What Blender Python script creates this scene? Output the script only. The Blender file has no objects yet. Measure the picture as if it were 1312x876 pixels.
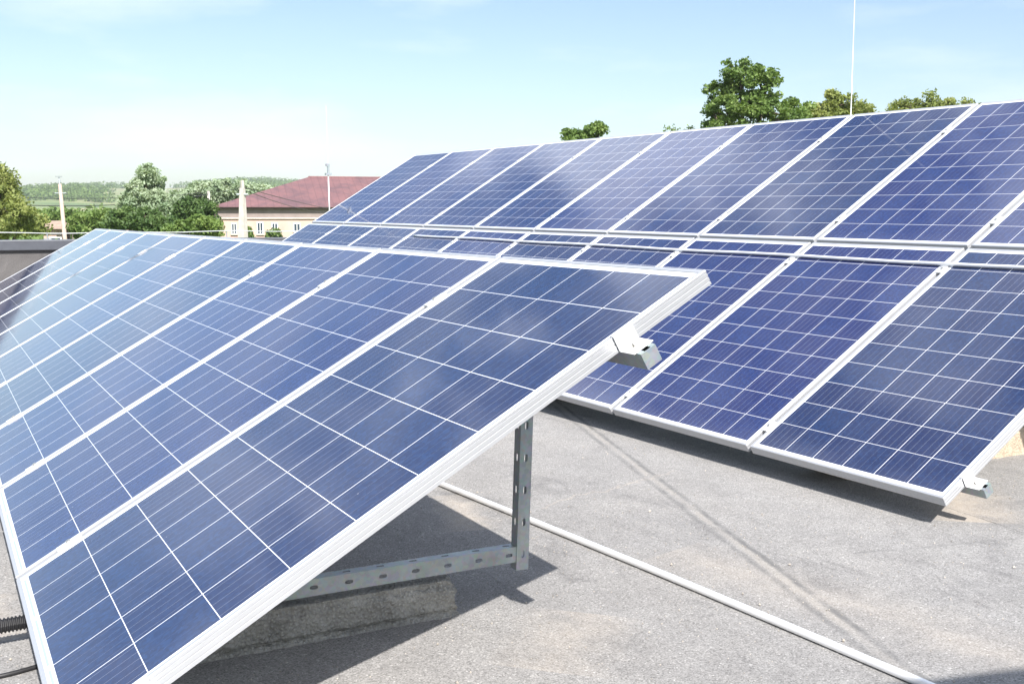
import bpy, bmesh, math, random
import numpy as np
from mathutils import Vector, Matrix

S = bpy.context.scene
COL = S.collection
R = math.radians

# ------------------------------------------------------------------ camera
CX = Vector((-2.03418, 0.15749, 0.93885))
RIGHT = Vector((-0.469879, -0.882731, 0.0))
DOWN = Vector((-0.100237, 0.053356, -0.993532))
FWD = Vector((0.877021, -0.466840, -0.113553))
FPX = 1402.85
cam_d = bpy.data.cameras.new('camera')
cam = bpy.data.objects.new('camera', cam_d)
COL.objects.link(cam)
UP = -DOWN
m = Matrix((RIGHT, UP, -FWD)).transposed().to_4x4()
m.translation = CX
cam.matrix_world = m
cam_d.sensor_width = 36.0
cam_d.sensor_fit = 'HORIZONTAL'
cam_d.lens = 36.0 * FPX / 1312.0
cam_d.clip_start = 0.05
cam_d.clip_end = 9000
S.camera = cam

# ------------------------------------------------------------------ light
SUN_EL, SUN_AZ = 46.0, 171.5          # azimuth counted from +X towards +Y
sun_dir = Vector((math.cos(R(SUN_EL)) * math.cos(R(SUN_AZ)), math.cos(R(SUN_EL)) * math.sin(R(SUN_AZ)), math.sin(R(SUN_EL))))
w = bpy.data.worlds.new('World'); S.world = w; w.use_nodes = True
nt = w.node_tree
bg = nt.nodes['Background']
sky = nt.nodes.new('ShaderNodeTexSky'); sky.sky_type = 'NISHITA'; sky.sun_disc = False
sky.sun_elevation = R(SUN_EL); sky.sun_rotation = R(90.0 - SUN_AZ)
sky.altitude = 100; sky.air_density = 1.0; sky.dust_density = 1.1; sky.ozone_density = 1.0
# thin high cloud drawn into the sky
tc = nt.nodes.new('ShaderNodeTexCoord'); mp = nt.nodes.new('ShaderNodeMapping')
mp.inputs['Scale'].default_value = (1.2, 1.6, 7.0); mp.inputs['Rotation'].default_value = (0.05, 0.03, 0.5)
nt.links.new(tc.outputs['Generated'], mp.inputs['Vector'])
ns = nt.nodes.new('ShaderNodeTexNoise'); ns.inputs['Scale'].default_value = 1.9; ns.inputs['Detail'].default_value = 7; ns.inputs['Roughness'].default_value = 0.55
nt.links.new(mp.outputs[0], ns.inputs['Vector'])
cr = nt.nodes.new('ShaderNodeValToRGB'); cr.color_ramp.elements[0].position = 0.47; cr.color_ramp.elements[1].position = 0.72
cr.color_ramp.elements[0].color = (0, 0, 0, 1); cr.color_ramp.elements[1].color = (0.5, 0.5, 0.5, 1)
nt.links.new(ns.outputs[0], cr.inputs[0])
mx = nt.nodes.new('ShaderNodeMixRGB'); mx.inputs[2].default_value = (7.2, 7.6, 8.0, 1)
nt.links.new(cr.outputs[0], mx.inputs[0]); nt.links.new(sky.outputs[0], mx.inputs[1]); 
# broader broken cloud higher up, added out of view to give the panels reflections
sep = nt.nodes.new('ShaderNodeSeparateXYZ'); nt.links.new(tc.outputs['Generated'], sep.inputs[0])
mr = nt.nodes.new('ShaderNodeMapRange'); mr.inputs[1].default_value = 0.24; mr.inputs[2].default_value = 0.42; mr.inputs[3].default_value = 0.0; mr.inputs[4].default_value = 0.8
nt.links.new(sep.outputs[2], mr.inputs[0])
n2 = nt.nodes.new('ShaderNodeTexNoise'); n2.inputs['Scale'].default_value = 4.2; n2.inputs['Detail'].default_value = 6; n2.inputs['Roughness'].default_value = 0.5
nt.links.new(tc.outputs['Generated'], n2.inputs['Vector'])
c2 = nt.nodes.new('ShaderNodeValToRGB'); c2.color_ramp.elements[0].position = 0.50; c2.color_ramp.elements[1].position = 0.60
nt.links.new(n2.outputs[0], c2.inputs[0])
ml = nt.nodes.new('ShaderNodeMath'); ml.operation = 'MULTIPLY'; nt.links.new(c2.outputs[0], ml.inputs[0]); nt.links.new(mr.outputs[0], ml.inputs[1])
m2 = nt.nodes.new('ShaderNodeMixRGB'); m2.inputs[2].default_value = (10.5, 11.2, 12.4, 1); nt.links.new(ml.outputs[0], m2.inputs[0]); nt.links.new(mx.outputs[0], m2.inputs[1])
nt.links.new(m2.outputs[0], bg.inputs[0])
bg.inputs[1].default_value = 0.092
sl = bpy.data.lights.new('sun', 'SUN'); sl.energy = 4.5; sl.angle = R(0.5); sl.color = (1.0, 0.955, 0.9)
so = bpy.data.objects.new('sun', sl); COL.objects.link(so)
so.rotation_euler = sun_dir.to_track_quat('Z', 'Y').to_euler(); so.location = (0, 0, 30)
S.view_settings.view_transform = 'Standard'; S.view_settings.look = 'None'
S.view_settings.exposure = 0.93; S.view_settings.gamma = 1.0
S.render.engine = 'CYCLES'

# ------------------------------------------------------------------ helpers
def at(x, y, D):
    """world point seen at photograph pixel x, y at depth D metres"""
    return CX + (RIGHT * ((x - 656) / FPX) + DOWN * ((y - 438) / FPX) + FWD) * D

def tag(o, label=None, cat=None, group=None, kind=None):
    if label: o['label'] = label
    if cat: o['category'] = cat
    if group: o['group'] = group
    if kind: o['kind'] = kind
    return o

def empty(name, loc=(0, 0, 0), rot=None, label=None, cat=None, group=None):
    o = bpy.data.objects.new(name, None); COL.objects.link(o); o.location = loc
    o.empty_display_size = 0.2
    if rot is not None: o.rotation_euler = rot
    return tag(o, label, cat, group)

def copy_tree(o, parent=None):
    c = o.copy(); COL.objects.link(c); c.parent = parent
    for ch in list(o.children): copy_tree(ch, c)
    return c

class MB:
    def __init__(s): s.v = []; s.f = []
    def add(s, vs, fs):
        b = len(s.v); s.v += [tuple(v) for v in vs]; s.f += [tuple(i + b for i in f) for f in fs]
    def box(s, x0, x1, y0, y1, z0, z1, M=None):
        vs = [Vector((x, y, z)) for z in (z0, z1) for y in (y0, y1) for x in (x0, x1)]
        if M: vs = [M @ v for v in vs]
        s.add(vs, [(0, 2, 3, 1), (4, 5, 7, 6), (0, 1, 5, 4), (2, 6, 7, 3), (0, 4, 6, 2), (1, 3, 7, 5)])
    def tube(s, pts, r, n=8, cap=True):
        pts = [Vector(p) for p in pts]; rs = r if isinstance(r, (list, tuple)) else [r] * len(pts)
        rings = []
        for i, p in enumerate(pts):
            d = (pts[min(i + 1, len(pts) - 1)] - pts[max(i - 1, 0)]).normalized()
            a = d.cross(Vector((0.13, 0.2, 1)).normalized())
            if a.length < 1e-3: a = d.cross(Vector((1, 0, 0)))
            a.normalize(); b = d.cross(a)
            rings.append([p + (a * math.cos(2 * math.pi * k / n) + b * math.sin(2 * math.pi * k / n)) * rs[i] for k in range(n)])
        vs = [v for r_ in rings for v in r_]; fs = []
        for i in range(len(pts) - 1):
            for k in range(n):
                fs.append((i * n + k, (i + 1) * n + k, (i + 1) * n + (k + 1) % n, i * n + (k + 1) % n))
        if cap:
            fs.append(tuple(range(n))); fs.append(tuple((len(pts) - 1) * n + k for k in reversed(range(n))))
        s.add(vs, fs)
    def build(s, name, mat, parent=None, smooth=False, bevel=0):
        me = bpy.data.meshes.new(name); me.from_pydata(s.v, [], s.f); me.update()
        bm = bmesh.new(); bm.from_mesh(me); bmesh.ops.recalc_face_normals(bm, faces=bm.faces[:]); bm.to_mesh(me); bm.free()
        if smooth:
            me.polygons.foreach_set('use_smooth', [True] * len(me.polygons))
        o = bpy.data.objects.new(name, me); COL.objects.link(o); o.parent = parent
        if mat: me.materials.append(mat)
        if bevel:
            b = o.modifiers.new('bevel', 'BEVEL'); b.width = bevel; b.segments = 2; b.limit_method = 'ANGLE'
        return o

# ------------------------------------------------------------------ materials
class NT:
    """little shader-graph builder"""
    def __init__(s, name):
        s.m = bpy.data.materials.new(name); s.m.use_nodes = True; s.t = s.m.node_tree
        s.p = s.t.nodes['Principled BSDF']; s.out = s.t.nodes['Material Output']
    def n(s, ty, **kw):
        nd = s.t.nodes.new('ShaderNode' + ty)
        for k, v in kw.items(): setattr(nd, k, v)
        return nd
    def l(s, a, b): s.t.links.new(a, b)
    def val(s, x, sock):
        if hasattr(x, 'is_output'): s.l(x, sock)
        else: sock.default_value = x
    def math(s, op, a, b=0.0, c=None, clamp=False):
        nd = s.n('Math', operation=op); nd.use_clamp = clamp
        s.val(a, nd.inputs[0]); s.val(b, nd.inputs[1])
        if c is not None: s.val(c, nd.inputs[2])
        return nd.outputs[0]
    def coord(s, kind='Object', scale=(1, 1, 1), rot=(0, 0, 0)):
        t = s.n('TexCoord'); mp = s.n('Mapping'); mp.inputs['Scale'].default_value = scale; mp.inputs['Rotation'].default_value = rot
        s.l(t.outputs[kind], mp.inputs['Vector']); return mp.outputs[0]
    def world(s, scale=(1, 1, 1)):
        g = s.n('NewGeometry'); mp = s.n('Mapping'); mp.inputs['Scale'].default_value = scale
        s.l(g.outputs['Position'], mp.inputs['Vector']); return mp.outputs[0]
    def noise(s, vec, sc, det=4, rough=0.55, dist=0.0):
        nd = s.n('TexNoise'); s.l(vec, nd.inputs['Vector']); nd.inputs['Scale'].default_value = sc
        nd.inputs['Detail'].default_value = det; nd.inputs['Roughness'].default_value = rough; nd.inputs['Distortion'].default_value = dist
        return nd.outputs[0]
    def voro(s, vec, sc, feat='F1', out='Distance'):
        nd = s.n('TexVoronoi', feature=feat); s.l(vec, nd.inputs['Vector']); nd.inputs['Scale'].default_value = sc
        return nd.outputs[out]
    def ramp(s, fac, stops):
        nd = s.n('ValToRGB'); e = nd.color_ramp.elements
        while len(e) < len(stops): e.new(0.5)
        for i, (p, c) in enumerate(stops):
            e[i].position = p; e[i].color = (c, c, c, 1) if isinstance(c, (int, float)) else (*c, 1)
        s.l(fac, nd.inputs[0]); return nd.outputs[0]
    def mix(s, f, a, b, mode='MIX'):
        nd = s.n('MixRGB', blend_type=mode); s.val(f, nd.inputs[0])
        for x, k in ((a, 1), (b, 2)):
            if hasattr(x, 'is_output'): s.l(x, nd.inputs[k])
            else: nd.inputs[k].default_value = (*x, 1) if len(x) == 3 else x
        return nd.outputs[0]
    def col(s, x):
        if hasattr(x, 'is_output'): s.l(x, s.p.inputs['Base Color'])
        else: s.p.inputs['Base Color'].default_value = (*x, 1)
    def set(s, **kw):
        for k, v in kw.items(): s.val(v, s.p.inputs[k.replace('_', ' ')])
    def bump(s, h, strength=0.3, dist=0.01):
        b = s.n('Bump'); b.inputs['Strength'].default_value = strength; b.inputs['Distance'].default_value = dist
        s.l(h, b.inputs['Height']); s.l(b.outputs[0], s.p.inputs['Normal'])

def simple(name, c, rough=0.7, metal=0.0, nsc=6.0, var=0.18, bump=0.0, bdist=0.01, det=5, kind='world'):
    k = NT(name); v = k.world() if kind == 'world' else k.coord()
    n_ = k.noise(v, nsc, det)
    dark = tuple(x * (1 - var) for x in c); light = tuple(min(1, x * (1 + var)) for x in c)
    k.col(k.ramp(n_, [(0.3, dark), (0.7, light)]))
    k.set(Roughness=rough, Metallic=metal)
    if bump: k.bump(n_, bump, bdist)
    return k.m

def metal_mat(name, c, rough, metal, streak=(1, 1, 1), var=0.08):
    k = NT(name); v = k.coord(scale=streak)
    n1 = k.noise(v, 14, 6, 0.6); n2 = k.noise(k.world(), 3.0, 3)
    d = tuple(x * (1 - var) for x in c); l_ = tuple(min(1, x * (1 + var)) for x in c)
    k.col(k.mix(0.5, k.ramp(n1, [(0.3, d), (0.7, l_)]), k.ramp(n2, [(0.3, d), (0.7, l_)])))
    k.set(Metallic=metal, Roughness=k.math('MULTIPLY_ADD', n1, 0.2, rough - 0.1))
    return k.m

M_ALU = metal_mat('aluminium', (0.56, 0.57, 0.59), 0.42, 0.55, (8, 1, 8), 0.04)
M_CLAMP = metal_mat('clamp_aluminium', (0.85, 0.85, 0.85), 0.38, 0.5)
M_BOLT = metal_mat('bolt_steel', (0.45, 0.44, 0.42), 0.3, 0.9)

def galv():
    k = NT('galvanised_steel'); v = k.coord()
    sp = k.voro(v, 95, out='Color'); n_ = k.noise(v, 9, 5)
    a = k.ramp(n_, [(0.3, (0.30, 0.335, 0.35)), (0.7, (0.44, 0.475, 0.49))])
    k.col(k.mix(0.16, a, sp, 'SOFT_LIGHT')); k.set(Metallic=0.55, Roughness=0.45)
    return k.m
M_GALV = galv()

PW, PL, GAP = 1.011, 1.65, 0.022
CPA, CPB = 0.1605, 0.1590
def cell_material():
    k = NT('solar_cells_under_glass')
    t = k.n('TexCoord'); sp = k.n('SeparateXYZ'); k.l(t.outputs['Object'], sp.inputs[0])
    a, b = sp.outputs[0], sp.outputs[1]
    oi = k.n('ObjectInfo')
    ca = k.math('DIVIDE', k.math('SUBTRACT', a, PW / 2 - 3 * CPA), CPA)
    cb = k.math('DIVIDE', k.math('SUBTRACT', b, 0.030), CPB)
    fa, fb = k.math('FRACT', ca), k.math('FRACT', cb)
    def edge(fr, pitch, hw):      # 1 on the gap line between two cells
        d = k.math('ABSOLUTE', k.math('SUBTRACT', fr, 0.5))
        return k.math('GREATER_THAN', d, 0.5 - hw / pitch)
    gap = k.math('MAXIMUM', edge(fa, CPA, 0.00125), edge(fb, CPB, 0.00095))
    ia = k.math('MULTIPLY', k.math('GREATER_THAN', ca, 0.0), k.math('LESS_THAN', ca, 6.0))
    ib = k.math('MULTIPLY', k.math('GREATER_THAN', cb, 0.0), k.math('LESS_THAN', cb, 10.0))
    inside = k.math('MULTIPLY', ia, ib)
    cell = k.math('MULTIPLY', inside, k.math('SUBTRACT', 1.0, gap))
    # bus bars: five to a cell, along the panel
    f5 = k.math('FRACT', k.math('MULTIPLY', fa, 5.0))
    bus = k.math('LESS_THAN', k.math('ABSOLUTE', k.math('SUBTRACT', f5, 0.5)), 0.5 * 0.0011 / (CPA / 5))
    # fingers: very fine, across
    ff = k.math('FRACT', k.math('MULTIPLY', cb, 60.0))
    fing = k.math('LESS_THAN', ff, 0.10)
    # per-cell and crystal variation
    cmb = k.n('CombineXYZ'); k.l(k.math('FLOOR', ca), cmb.inputs[0]); k.l(k.math('FLOOR', cb), cmb.inputs[1]); k.l(k.math('MULTIPLY', oi.outputs['Random'], 97.0), cmb.inputs[2])
    wn = k.n('TexWhiteNoise', noise_dimensions='3D'); k.l(cmb.outputs[0], wn.inputs[0])
    sc = k.n('VectorMath', operation='ADD'); k.l(t.outputs['Object'], sc.inputs[0]); k.l(cmb.outputs[0], sc.inputs[1])
    cryst = k.voro(sc.outputs[0], 110, out='Color')
    bw = k.n('RGBToBW'); k.l(cryst, bw.inputs[0])
    base = k.ramp(bw.outputs[0], [(0.10, (0.0030, 0.0085, 0.070)), (0.50, (0.0040, 0.0130, 0.092)), (0.95, (0.0070, 0.0240, 0.130))])
    base = k.mix(k.math('MULTIPLY', wn.outputs[0], 0.55), base, (0.0085, 0.0075, 0.066))
    hs = k.n('HueSaturation'); k.l(base, hs.inputs['Color'])
    k.l(k.math('MULTIPLY_ADD', oi.outputs['Random'], 0.013, 0.482), hs.inputs['Hue'])
    k.l(k.math('MULTIPLY_ADD', oi.outputs['Random'], 0.35, 0.85), hs.inputs['Value'])
    c = hs.outputs[0]
    c = k.mix(k.math('MULTIPLY', fing, 0.03), c, (0.35, 0.38, 0.45))
    c = k.mix(k.math('MULTIPLY', bus, k.math('MULTIPLY_ADD', wn.outputs[0], 0.34, 0.04)), c, (0.55, 0.58, 0.66))
    c = k.mix(cell, (0.84, 0.85, 0.88), c)
    # connecting ribbons in the white margin at both ends
    pr_ = k.math('FRACT', k.math('MULTIPLY', ca, 0.5)); dash = k.math('LESS_THAN', k.math('ABSOLUTE', k.math('SUBTRACT', pr_, 0.5)), 0.46)
    be = k.math('MINIMUM', b, k.math('SUBTRACT', PL, b)); rib_ = k.math('MULTIPLY', k.math('GREATER_THAN', be, 0.0175), k.math('LESS_THAN', be, 0.0235))
    c = k.mix(k.math('MULTIPLY', k.math('MULTIPLY', dash, rib_), ia), c, (0.36, 0.43, 0.45))
    # dust film: thin and uneven, thicker along the lower frame
    wv = k.world()
    dn = k.noise(wv, 1.7, 6, 0.62, 0.4); dn2 = k.noise(wv, 28, 4)
    low = k.math('SUBTRACT', 1.0, k.math('MULTIPLY', b, 9.0), clamp=True)
    dust = k.math('ADD', k.math('MULTIPLY', k.ramp(dn, [(0.3, 0.012), (0.75, 0.075)]), k.math('MULTIPLY_ADD', dn2, 0.6, 0.7)), k.math('MULTIPLY', low, 0.05), clamp=True)
    spk = k.math('LESS_THAN', k.voro(wv, 16.0), 0.03)
    pick = k.noise(wv, 5.0, 1)
    spk = k.math('MULTIPLY', spk, k.math('GREATER_THAN', pick, 0.60))
    dust = k.math('MAXIMUM', dust, k.math('MULTIPLY', spk, 0.6))
    c = k.mix(dust, c, (0.40, 0.40, 0.47))
    k.col(c)
    k.set(Roughness=0.55, Coat_Weight=1.0, Coat_IOR=1.46, Coat_Roughness=k.math('MULTIPLY_ADD', dn, 0.12, 0.0))
    k.p.inputs['Specular IOR Level'].default_value = 0.06
    # very slight waviness of the pressed glass
    bn = k.n('Bump'); bn.inputs['Strength'].default_value = 0.05; bn.inputs['Distance'].default_value = 0.01
    k.l(k.noise(wv, 2.2, 2), bn.inputs['Height']); k.l(bn.outputs[0], k.p.inputs['Coat Normal'])
    return k.m
M_CELL = cell_material()
M_BACK = simple('white_backsheet', (0.72, 0.72, 0.72), 0.6, var=0.04)

def seg_mask(k, px, py, p0, p1, hw, soft, wob):
    """1 within hw metres of the segment p0-p1 in plan, fading over soft metres"""
    dx, dy = p1[0] - p0[0], p1[1] - p0[1]; L = math.hypot(dx, dy); ux, uy = dx / L, dy / L
    rx, ry = k.math('SUBTRACT', px, p0[0]), k.math('SUBTRACT', py, p0[1])
    al = k.math('ADD', k.math('MULTIPLY', rx, ux), k.math('MULTIPLY', ry, uy))
    ac = k.math('SUBTRACT', k.math('MULTIPLY', rx, -uy), k.math('MULTIPLY', ry, -ux))
    ac = k.math('ADD', ac, wob)
    ins = k.math('MULTIPLY', k.math('GREATER_THAN', al, 0.0), k.math('LESS_THAN', al, L))
    d = k.math('DIVIDE', k.math('SUBTRACT', hw + soft, k.math('ABSOLUTE', ac)), soft, clamp=True)
    return k.math('MULTIPLY', ins, d)

def roof_material():
    k = NT('mineral_roofing_felt'); v = k.world()
    sp = k.n('SeparateXYZ'); k.l(v, sp.inputs[0]); px, py = sp.outputs[0], sp.outputs[1]
    big = k.noise(v, 0.9, 6, 0.6, 0.6); mid = k.noise(v, 5.5, 6, 0.65, 0.3); gr = k.noise(v, 240, 2, 0.8); gv = k.voro(v, 270, out='Color')
    bw = k.n('RGBToBW'); k.l(gv, bw.inputs[0])
    c = k.ramp(mid, [(0.25, (0.235, 0.229, 0.224)), (0.75, (0.310, 0.303, 0.296))])
    c = k.mix(k.ramp(big, [(0.42, 0.0), (0.70, 0.55)]), c, (0.36, 0.345, 0.325))
    # dark weathered patches and scuffs
    st = k.noise(k.world((1.0, 2.2, 1)), 2.3, 8, 0.7, 1.1)
    c = k.mix(k.ramp(st, [(0.54, 0.0), (0.72, 0.5)]), c, (0.12, 0.118, 0.12))
    # granules
    g = k.ramp(bw.outputs[0], [(0.1, 0.45), (0.4, 0.92), (0.72, 1.1), (0.88, 1.35), (0.96, 2.1)])
    c = k.mix(0.85, c, g, 'MULTIPLY')
    g2 = k.ramp(gr, [(0.3, 0.75), (0.7, 1.2)])
    c = k.mix(0.7, c, g2, 'MULTIPLY')
    w1 = k.math('MULTIPLY', k.math('SUBTRACT', k.noise(v, 3.0, 4), 0.5), 0.09)
    w2 = k.math('MULTIPLY', k.math('SUBTRACT', k.noise(v, 20.0, 4), 0.5), 0.06)
    wob = k.math('ADD', w1, w2)
    # pale sand washed against low spots
    sand = (0.56, 0.47, 0.37)
    for (a_, b_, hw, so_, am) in (((0.65, -3.25), (1.10, -3.60), 0.02, 0.20, 0.75), ((1.45, -1.52), (1.95, -1.66), 0.01, 0.10, 0.6),
                                  ((0.25, -1.15), (0.55, -1.45), 0.02, 0.16, 0.35), ((0.9, -2.0), (-0.3, -2.3), 0.0, 0.22, 0.3),
                                  ((1.62, -1.9), (1.86, -2.75), 0.0, 0.014, 0.45), ((1.1, 0.05), (1.5, 0.1), 0.02, 0.1, 0.6)):
        mk = seg_mask(k, px, py, a_, b_, hw, so_, k.math('MULTIPLY', wob, 2.0))
        mk = k.math('MULTIPLY', k.math('MULTIPLY', mk, am * 0.6), k.ramp(mid, [(0.35, 0.35), (0.6, 1.0)]))
        c = k.mix(mk, c, sand)
    # diagonal window reflection painted as a pale band edged dark; then dark felt joints
    for (a_, b_, hw, so_, am, cc) in (((3.9, -3.25), (-0.9, -1.71), 0.006, 0.016, 0.45, (0.36, 0.335, 0.30)),
                                      ((3.9, -3.275), (-0.9, -1.735), 0.004, 0.014, 0.75, (0.12, 0.12, 0.12)),
                                      ((3.9, -3.215), (-0.9, -1.675), 0.003, 0.016, 0.60, (0.12, 0.12, 0.12)),
                                      ((0.86, -3.31), (-0.6, -3.16), 0.0012, 0.002, 1.0, (0.05, 0.05, 0.05)),
                                      ((0.6, -2.55), (0.4, -3.4), 0.003, 0.012, 0.35, (0.10, 0.10, 0.10))):
        mk = k.math('MULTIPLY', k.math('MULTIPLY', seg_mask(k, px, py, a_, b_, hw, so_, k.math('MULTIPLY', wob, 0.30)), am), k.ramp(k.noise(v, 7.0, 5, 0.7), [(0.34, 0.15), (0.58, 1.0)]))
        c = k.mix(mk, c, cc)
    k.col(c); k.set(Roughness=0.85)
    k.p.inputs['Specular IOR Level'].default_value = 0.35
    hsum = k.math('ADD', k.math('MULTIPLY', gr, 0.5), k.math('MULTIPLY', bw.outputs[0], 0.5))
    hsum = k.math('ADD', hsum, k.math('MULTIPLY', mid, 2.0))
    k.bump(hsum, 0.45, 0.004)
    return k.m
M_ROOF = roof_material()

def concrete(name, c, bump=1.0, sc=14):
    k = NT(name); v = k.world()
    n1 = k.noise(v, sc, 8, 0.7, 0.5); n2 = k.noise(v, sc * 6, 5, 0.7); st = k.voro(v, 105, out='Distance')
    d = tuple(x * 0.6 for x in c); l_ = tuple(min(1, x * 1.25) for x in c)
    cc = k.ramp(n1, [(0.3, d), (0.7, l_)]); cc = k.mix(k.ramp(n2, [(0.4, 0.0), (0.75, 0.5)]), cc, tuple(x * 0.45 for x in c))
    cc = k.mix(k.ramp(st, [(0.15, 0.45), (0.45, 0.0)]), cc, tuple(min(1, x * 1.4) for x in c))
    k.col(cc); k.set(Roughness=0.95)
    k.bump(k.math('SUBTRACT', k.math('ADD', n1, k.math('MULTIPLY', n2, 0.6)), k.math('MULTIPLY', st, 0.8)), bump, 0.014)
    return k.m
M_CONC = concrete('rough_concrete', (0.47, 0.455, 0.42))
M_CONC2 = concrete('pale_concrete', (0.55, 0.45, 0.34), 0.4, 7)
M_RUBBER = simple('black_plastic', (0.018, 0.018, 0.02), 0.45, var=0.3, nsc=20)

# ------------------------------------------------------------------ the solar arrays
ZR = -0.19                                     # height of the roof surface
A1 = dict(o=Vector((0, 0, 0)), u=Vector((1, 0, 0)), s=Vector((0, -0.869079, 0.494673)), d=Vector((0, -0.494673, -0.869079)))
A2 = dict(o=Vector((0.66019, -3.05055, -0.07630)), u=Vector((0.998911, 0.045878, 0.008507)),
          s=Vector((0.034904, -0.855714, 0.516271)), d=Vector((0.030965, -0.515412, -0.856383)))
PITCH = PW + GAP
ROWGAP = 0.0257
def amat(A, a=0, b=0, c=0):
    M = Matrix((A['u'], A['s'], A['d'])).transposed().to_4x4()
    M.translation = A['o'] + A['u'] * a + A['s'] * b + A['d'] * c
    return M
def apt(A, a, b, c=0): return A['o'] + A['u'] * a + A['s'] * b + A['d'] * c

# local axes of a panel: x across, y up the slope, z down through its thickness
FH, LIP = 0.038, 0.0115
def frame_bar(mb, L, M):
    """extruded aluminium profile with grooves on its outer side, mitred at both ends; x along, y inwards, z down"""
    prof = [(0.0015, 0), (LIP, 0), (LIP, 0.0035), (0.003, 0.0035), (0.003, FH - 0.002), (0.026, FH - 0.002), (0.026, FH), (0, FH),
            (0, 0.031), (0.0016, 0.0302), (0.0016, 0.0288), (0, 0.028), (0, 0.0195), (0.0016, 0.0187), (0.0016, 0.0173), (0, 0.0165),
            (0, 0.0090), (0.0014, 0.0084), (0.0014, 0.0074), (0, 0.0068), (0, 0.0015)]
    n = len(prof)
    vs = [M @ Vector((y, y, z)) for y, z in prof] + [M @ Vector((L - y, y, z)) for y, z in prof]
    fs = [(i, (i + 1) % n, n + (i + 1) % n, n + i) for i in range(n)]
    fs += [tuple(range(n)), tuple(reversed(range(n, 2 * n)))]
    mb.add(vs, fs)

def make_panel():
    root = empty('solar_panel')
    f = MB()
    frame_bar(f, PW, Matrix.Identity(4))
    Mx = Matrix.Translation((PW, PL, 0)) @ Matrix.Rotation(math.pi, 4, 'Z'); frame_bar(f, PW, Mx)
    Ml = Matrix.Translation((0, PL, 0)) @ Matrix.Rotation(-math.pi / 2, 4, 'Z'); frame_bar(f, PL, Ml)
    Mr = Matrix.Translation((PW, 0, 0)) @ Matrix.Rotation(math.pi / 2, 4, 'Z'); frame_bar(f, PL, Mr)
    f.build('frame', M_ALU, root)
    g = MB(); e = 0.004
    g.add([(e, e, 0.0028), (PW - e, e, 0.0028), (PW - e, PL - e, 0.0028), (e, PL - e, 0.0028)], [(3, 2, 1, 0)])
    o = g.build('glass_sheet', M_CELL, root)
    # make sure the glass looks outwards
    if o.data.polygons[0].normal.z > 0: o.data.flip_normals()
    b = MB(); b.add([(e, e, 0.0075), (PW - e, e, 0.0075), (PW - e, PL - e, 0.0075), (e, PL - e, 0.0075)], [(0, 1, 2, 3)])
    b.build('backsheet', M_BACK, root)
    j = MB(); j.box(PW / 2 - 0.055, PW / 2 + 0.055, PL - 0.17, PL - 0.07, 0.008, 0.028); j.build('junction_box', M_RUBBER, root, bevel=0.003)
    return root
proto = make_panel()
ORD = ['first', 'second', 'third', 'fourth', 'fifth', 'sixth', 'seventh', 'eighth', 'ninth', 'tenth']
random.seed(3)
first = True
def place_panel(A, a, b, label, group):
    global first
    if first: o = proto; first = False
    else: o = copy_tree(proto)
    o.matrix_world = amat(A, a, b, random.uniform(-0.0006, 0.0006)) @ Matrix.Rotation(R(random.uniform(-0.05, 0.05)), 4, 'Y')
    tag(o, label, 'solar panel', group)
for i in range(10):
    e1 = {0: 'blue solar panel at the near end of the single front row, nearest of all',
          9: 'tenth and farthest blue solar panel of the front row, nearest the dark parapet'}.get(i, f'blue solar panel, {ORD[i]} from the near end of the single front row')
    place_panel(A1, i * PITCH, 0, e1, 'solar panels of the front row')
for i in range(10):
    l0 = {0: 'lower blue solar panel at the near end of the back array',
          9: 'lower blue solar panel at the far end of the back array'}.get(i, f'blue solar panel in the lower back array tier, {ORD[i]} from the near end')
    l1 = {0: 'upper blue solar panel cut by the right picture edge',
          9: 'upper blue solar panel at the far end of the back array, against the red roof'}.get(i, f'blue solar panel in the upper back array tier, {ORD[i]} from the near end')
    place_panel(A2, i * PITCH, 0, l0, 'lower solar panels of the back array')
    place_panel(A2, i * PITCH, PL + ROWGAP, l1, 'upper solar panels of the back array')

# slotted steel plate: x along, y across 0..w, one row of slots; thickness added downwards (z)
def slotted(mb, L, w, M, pitch=0.1, sl=0.024, sw=0.012, off=0.05, th=0.0025):
    def P(x, y, z): return M @ Vector((x, y, z))
    n = max(1, int(round((L) / pitch))); seg = L / n; yc = w / 2
    for i in range(n):
        x0, x1 = i * seg, (i + 1) * seg; xc = (x0 + x1) / 2
        outer = [(x0, 0), (xc, 0), (x1, 0), (x1, yc), (x1, w), (xc, w), (x0, w), (x0, yc)]
        h, q = sl / 2, sw / 2
        inner = [(xc - h * .78, yc - q * .8), (xc, yc - q), (xc + h * .78, yc - q * .8), (xc + h, yc), (xc + h * .78, yc + q * .8), (xc, yc + q), (xc - h * .78, yc + q * .8), (xc - h, yc)]
        vs = [P(x, y, 0) for x, y in outer + inner] + [P(x, y, th) for x, y in outer + inner]
        fs = []
        for k in range(8):
            k2 = (k + 1) % 8
            fs.append((k, k2, 8 + k2, 8 + k)); fs.append((16 + k2, 16 + k, 24 + k, 24 + k2))
            fs.append((8 + k, 8 + k2, 24 + k2, 24 + k))
        fs += [(0, 1, 17, 16), (1, 2, 18, 17), (4, 5, 21, 20), (5, 6, 22, 21)]
        if i == 0: fs += [(6, 7, 23, 22), (7, 0, 16, 23)]
        if i == n - 1: fs += [(2, 3, 19, 18), (3, 4, 20, 19)]
        mb.add(vs, fs)

def axes(o, x, y, z):
    M = Matrix((Vector(x).normalized(), Vector(y).normalized(), Vector(z).normalized())).transposed().to_4x4(); M.translation = o
    return M

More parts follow.
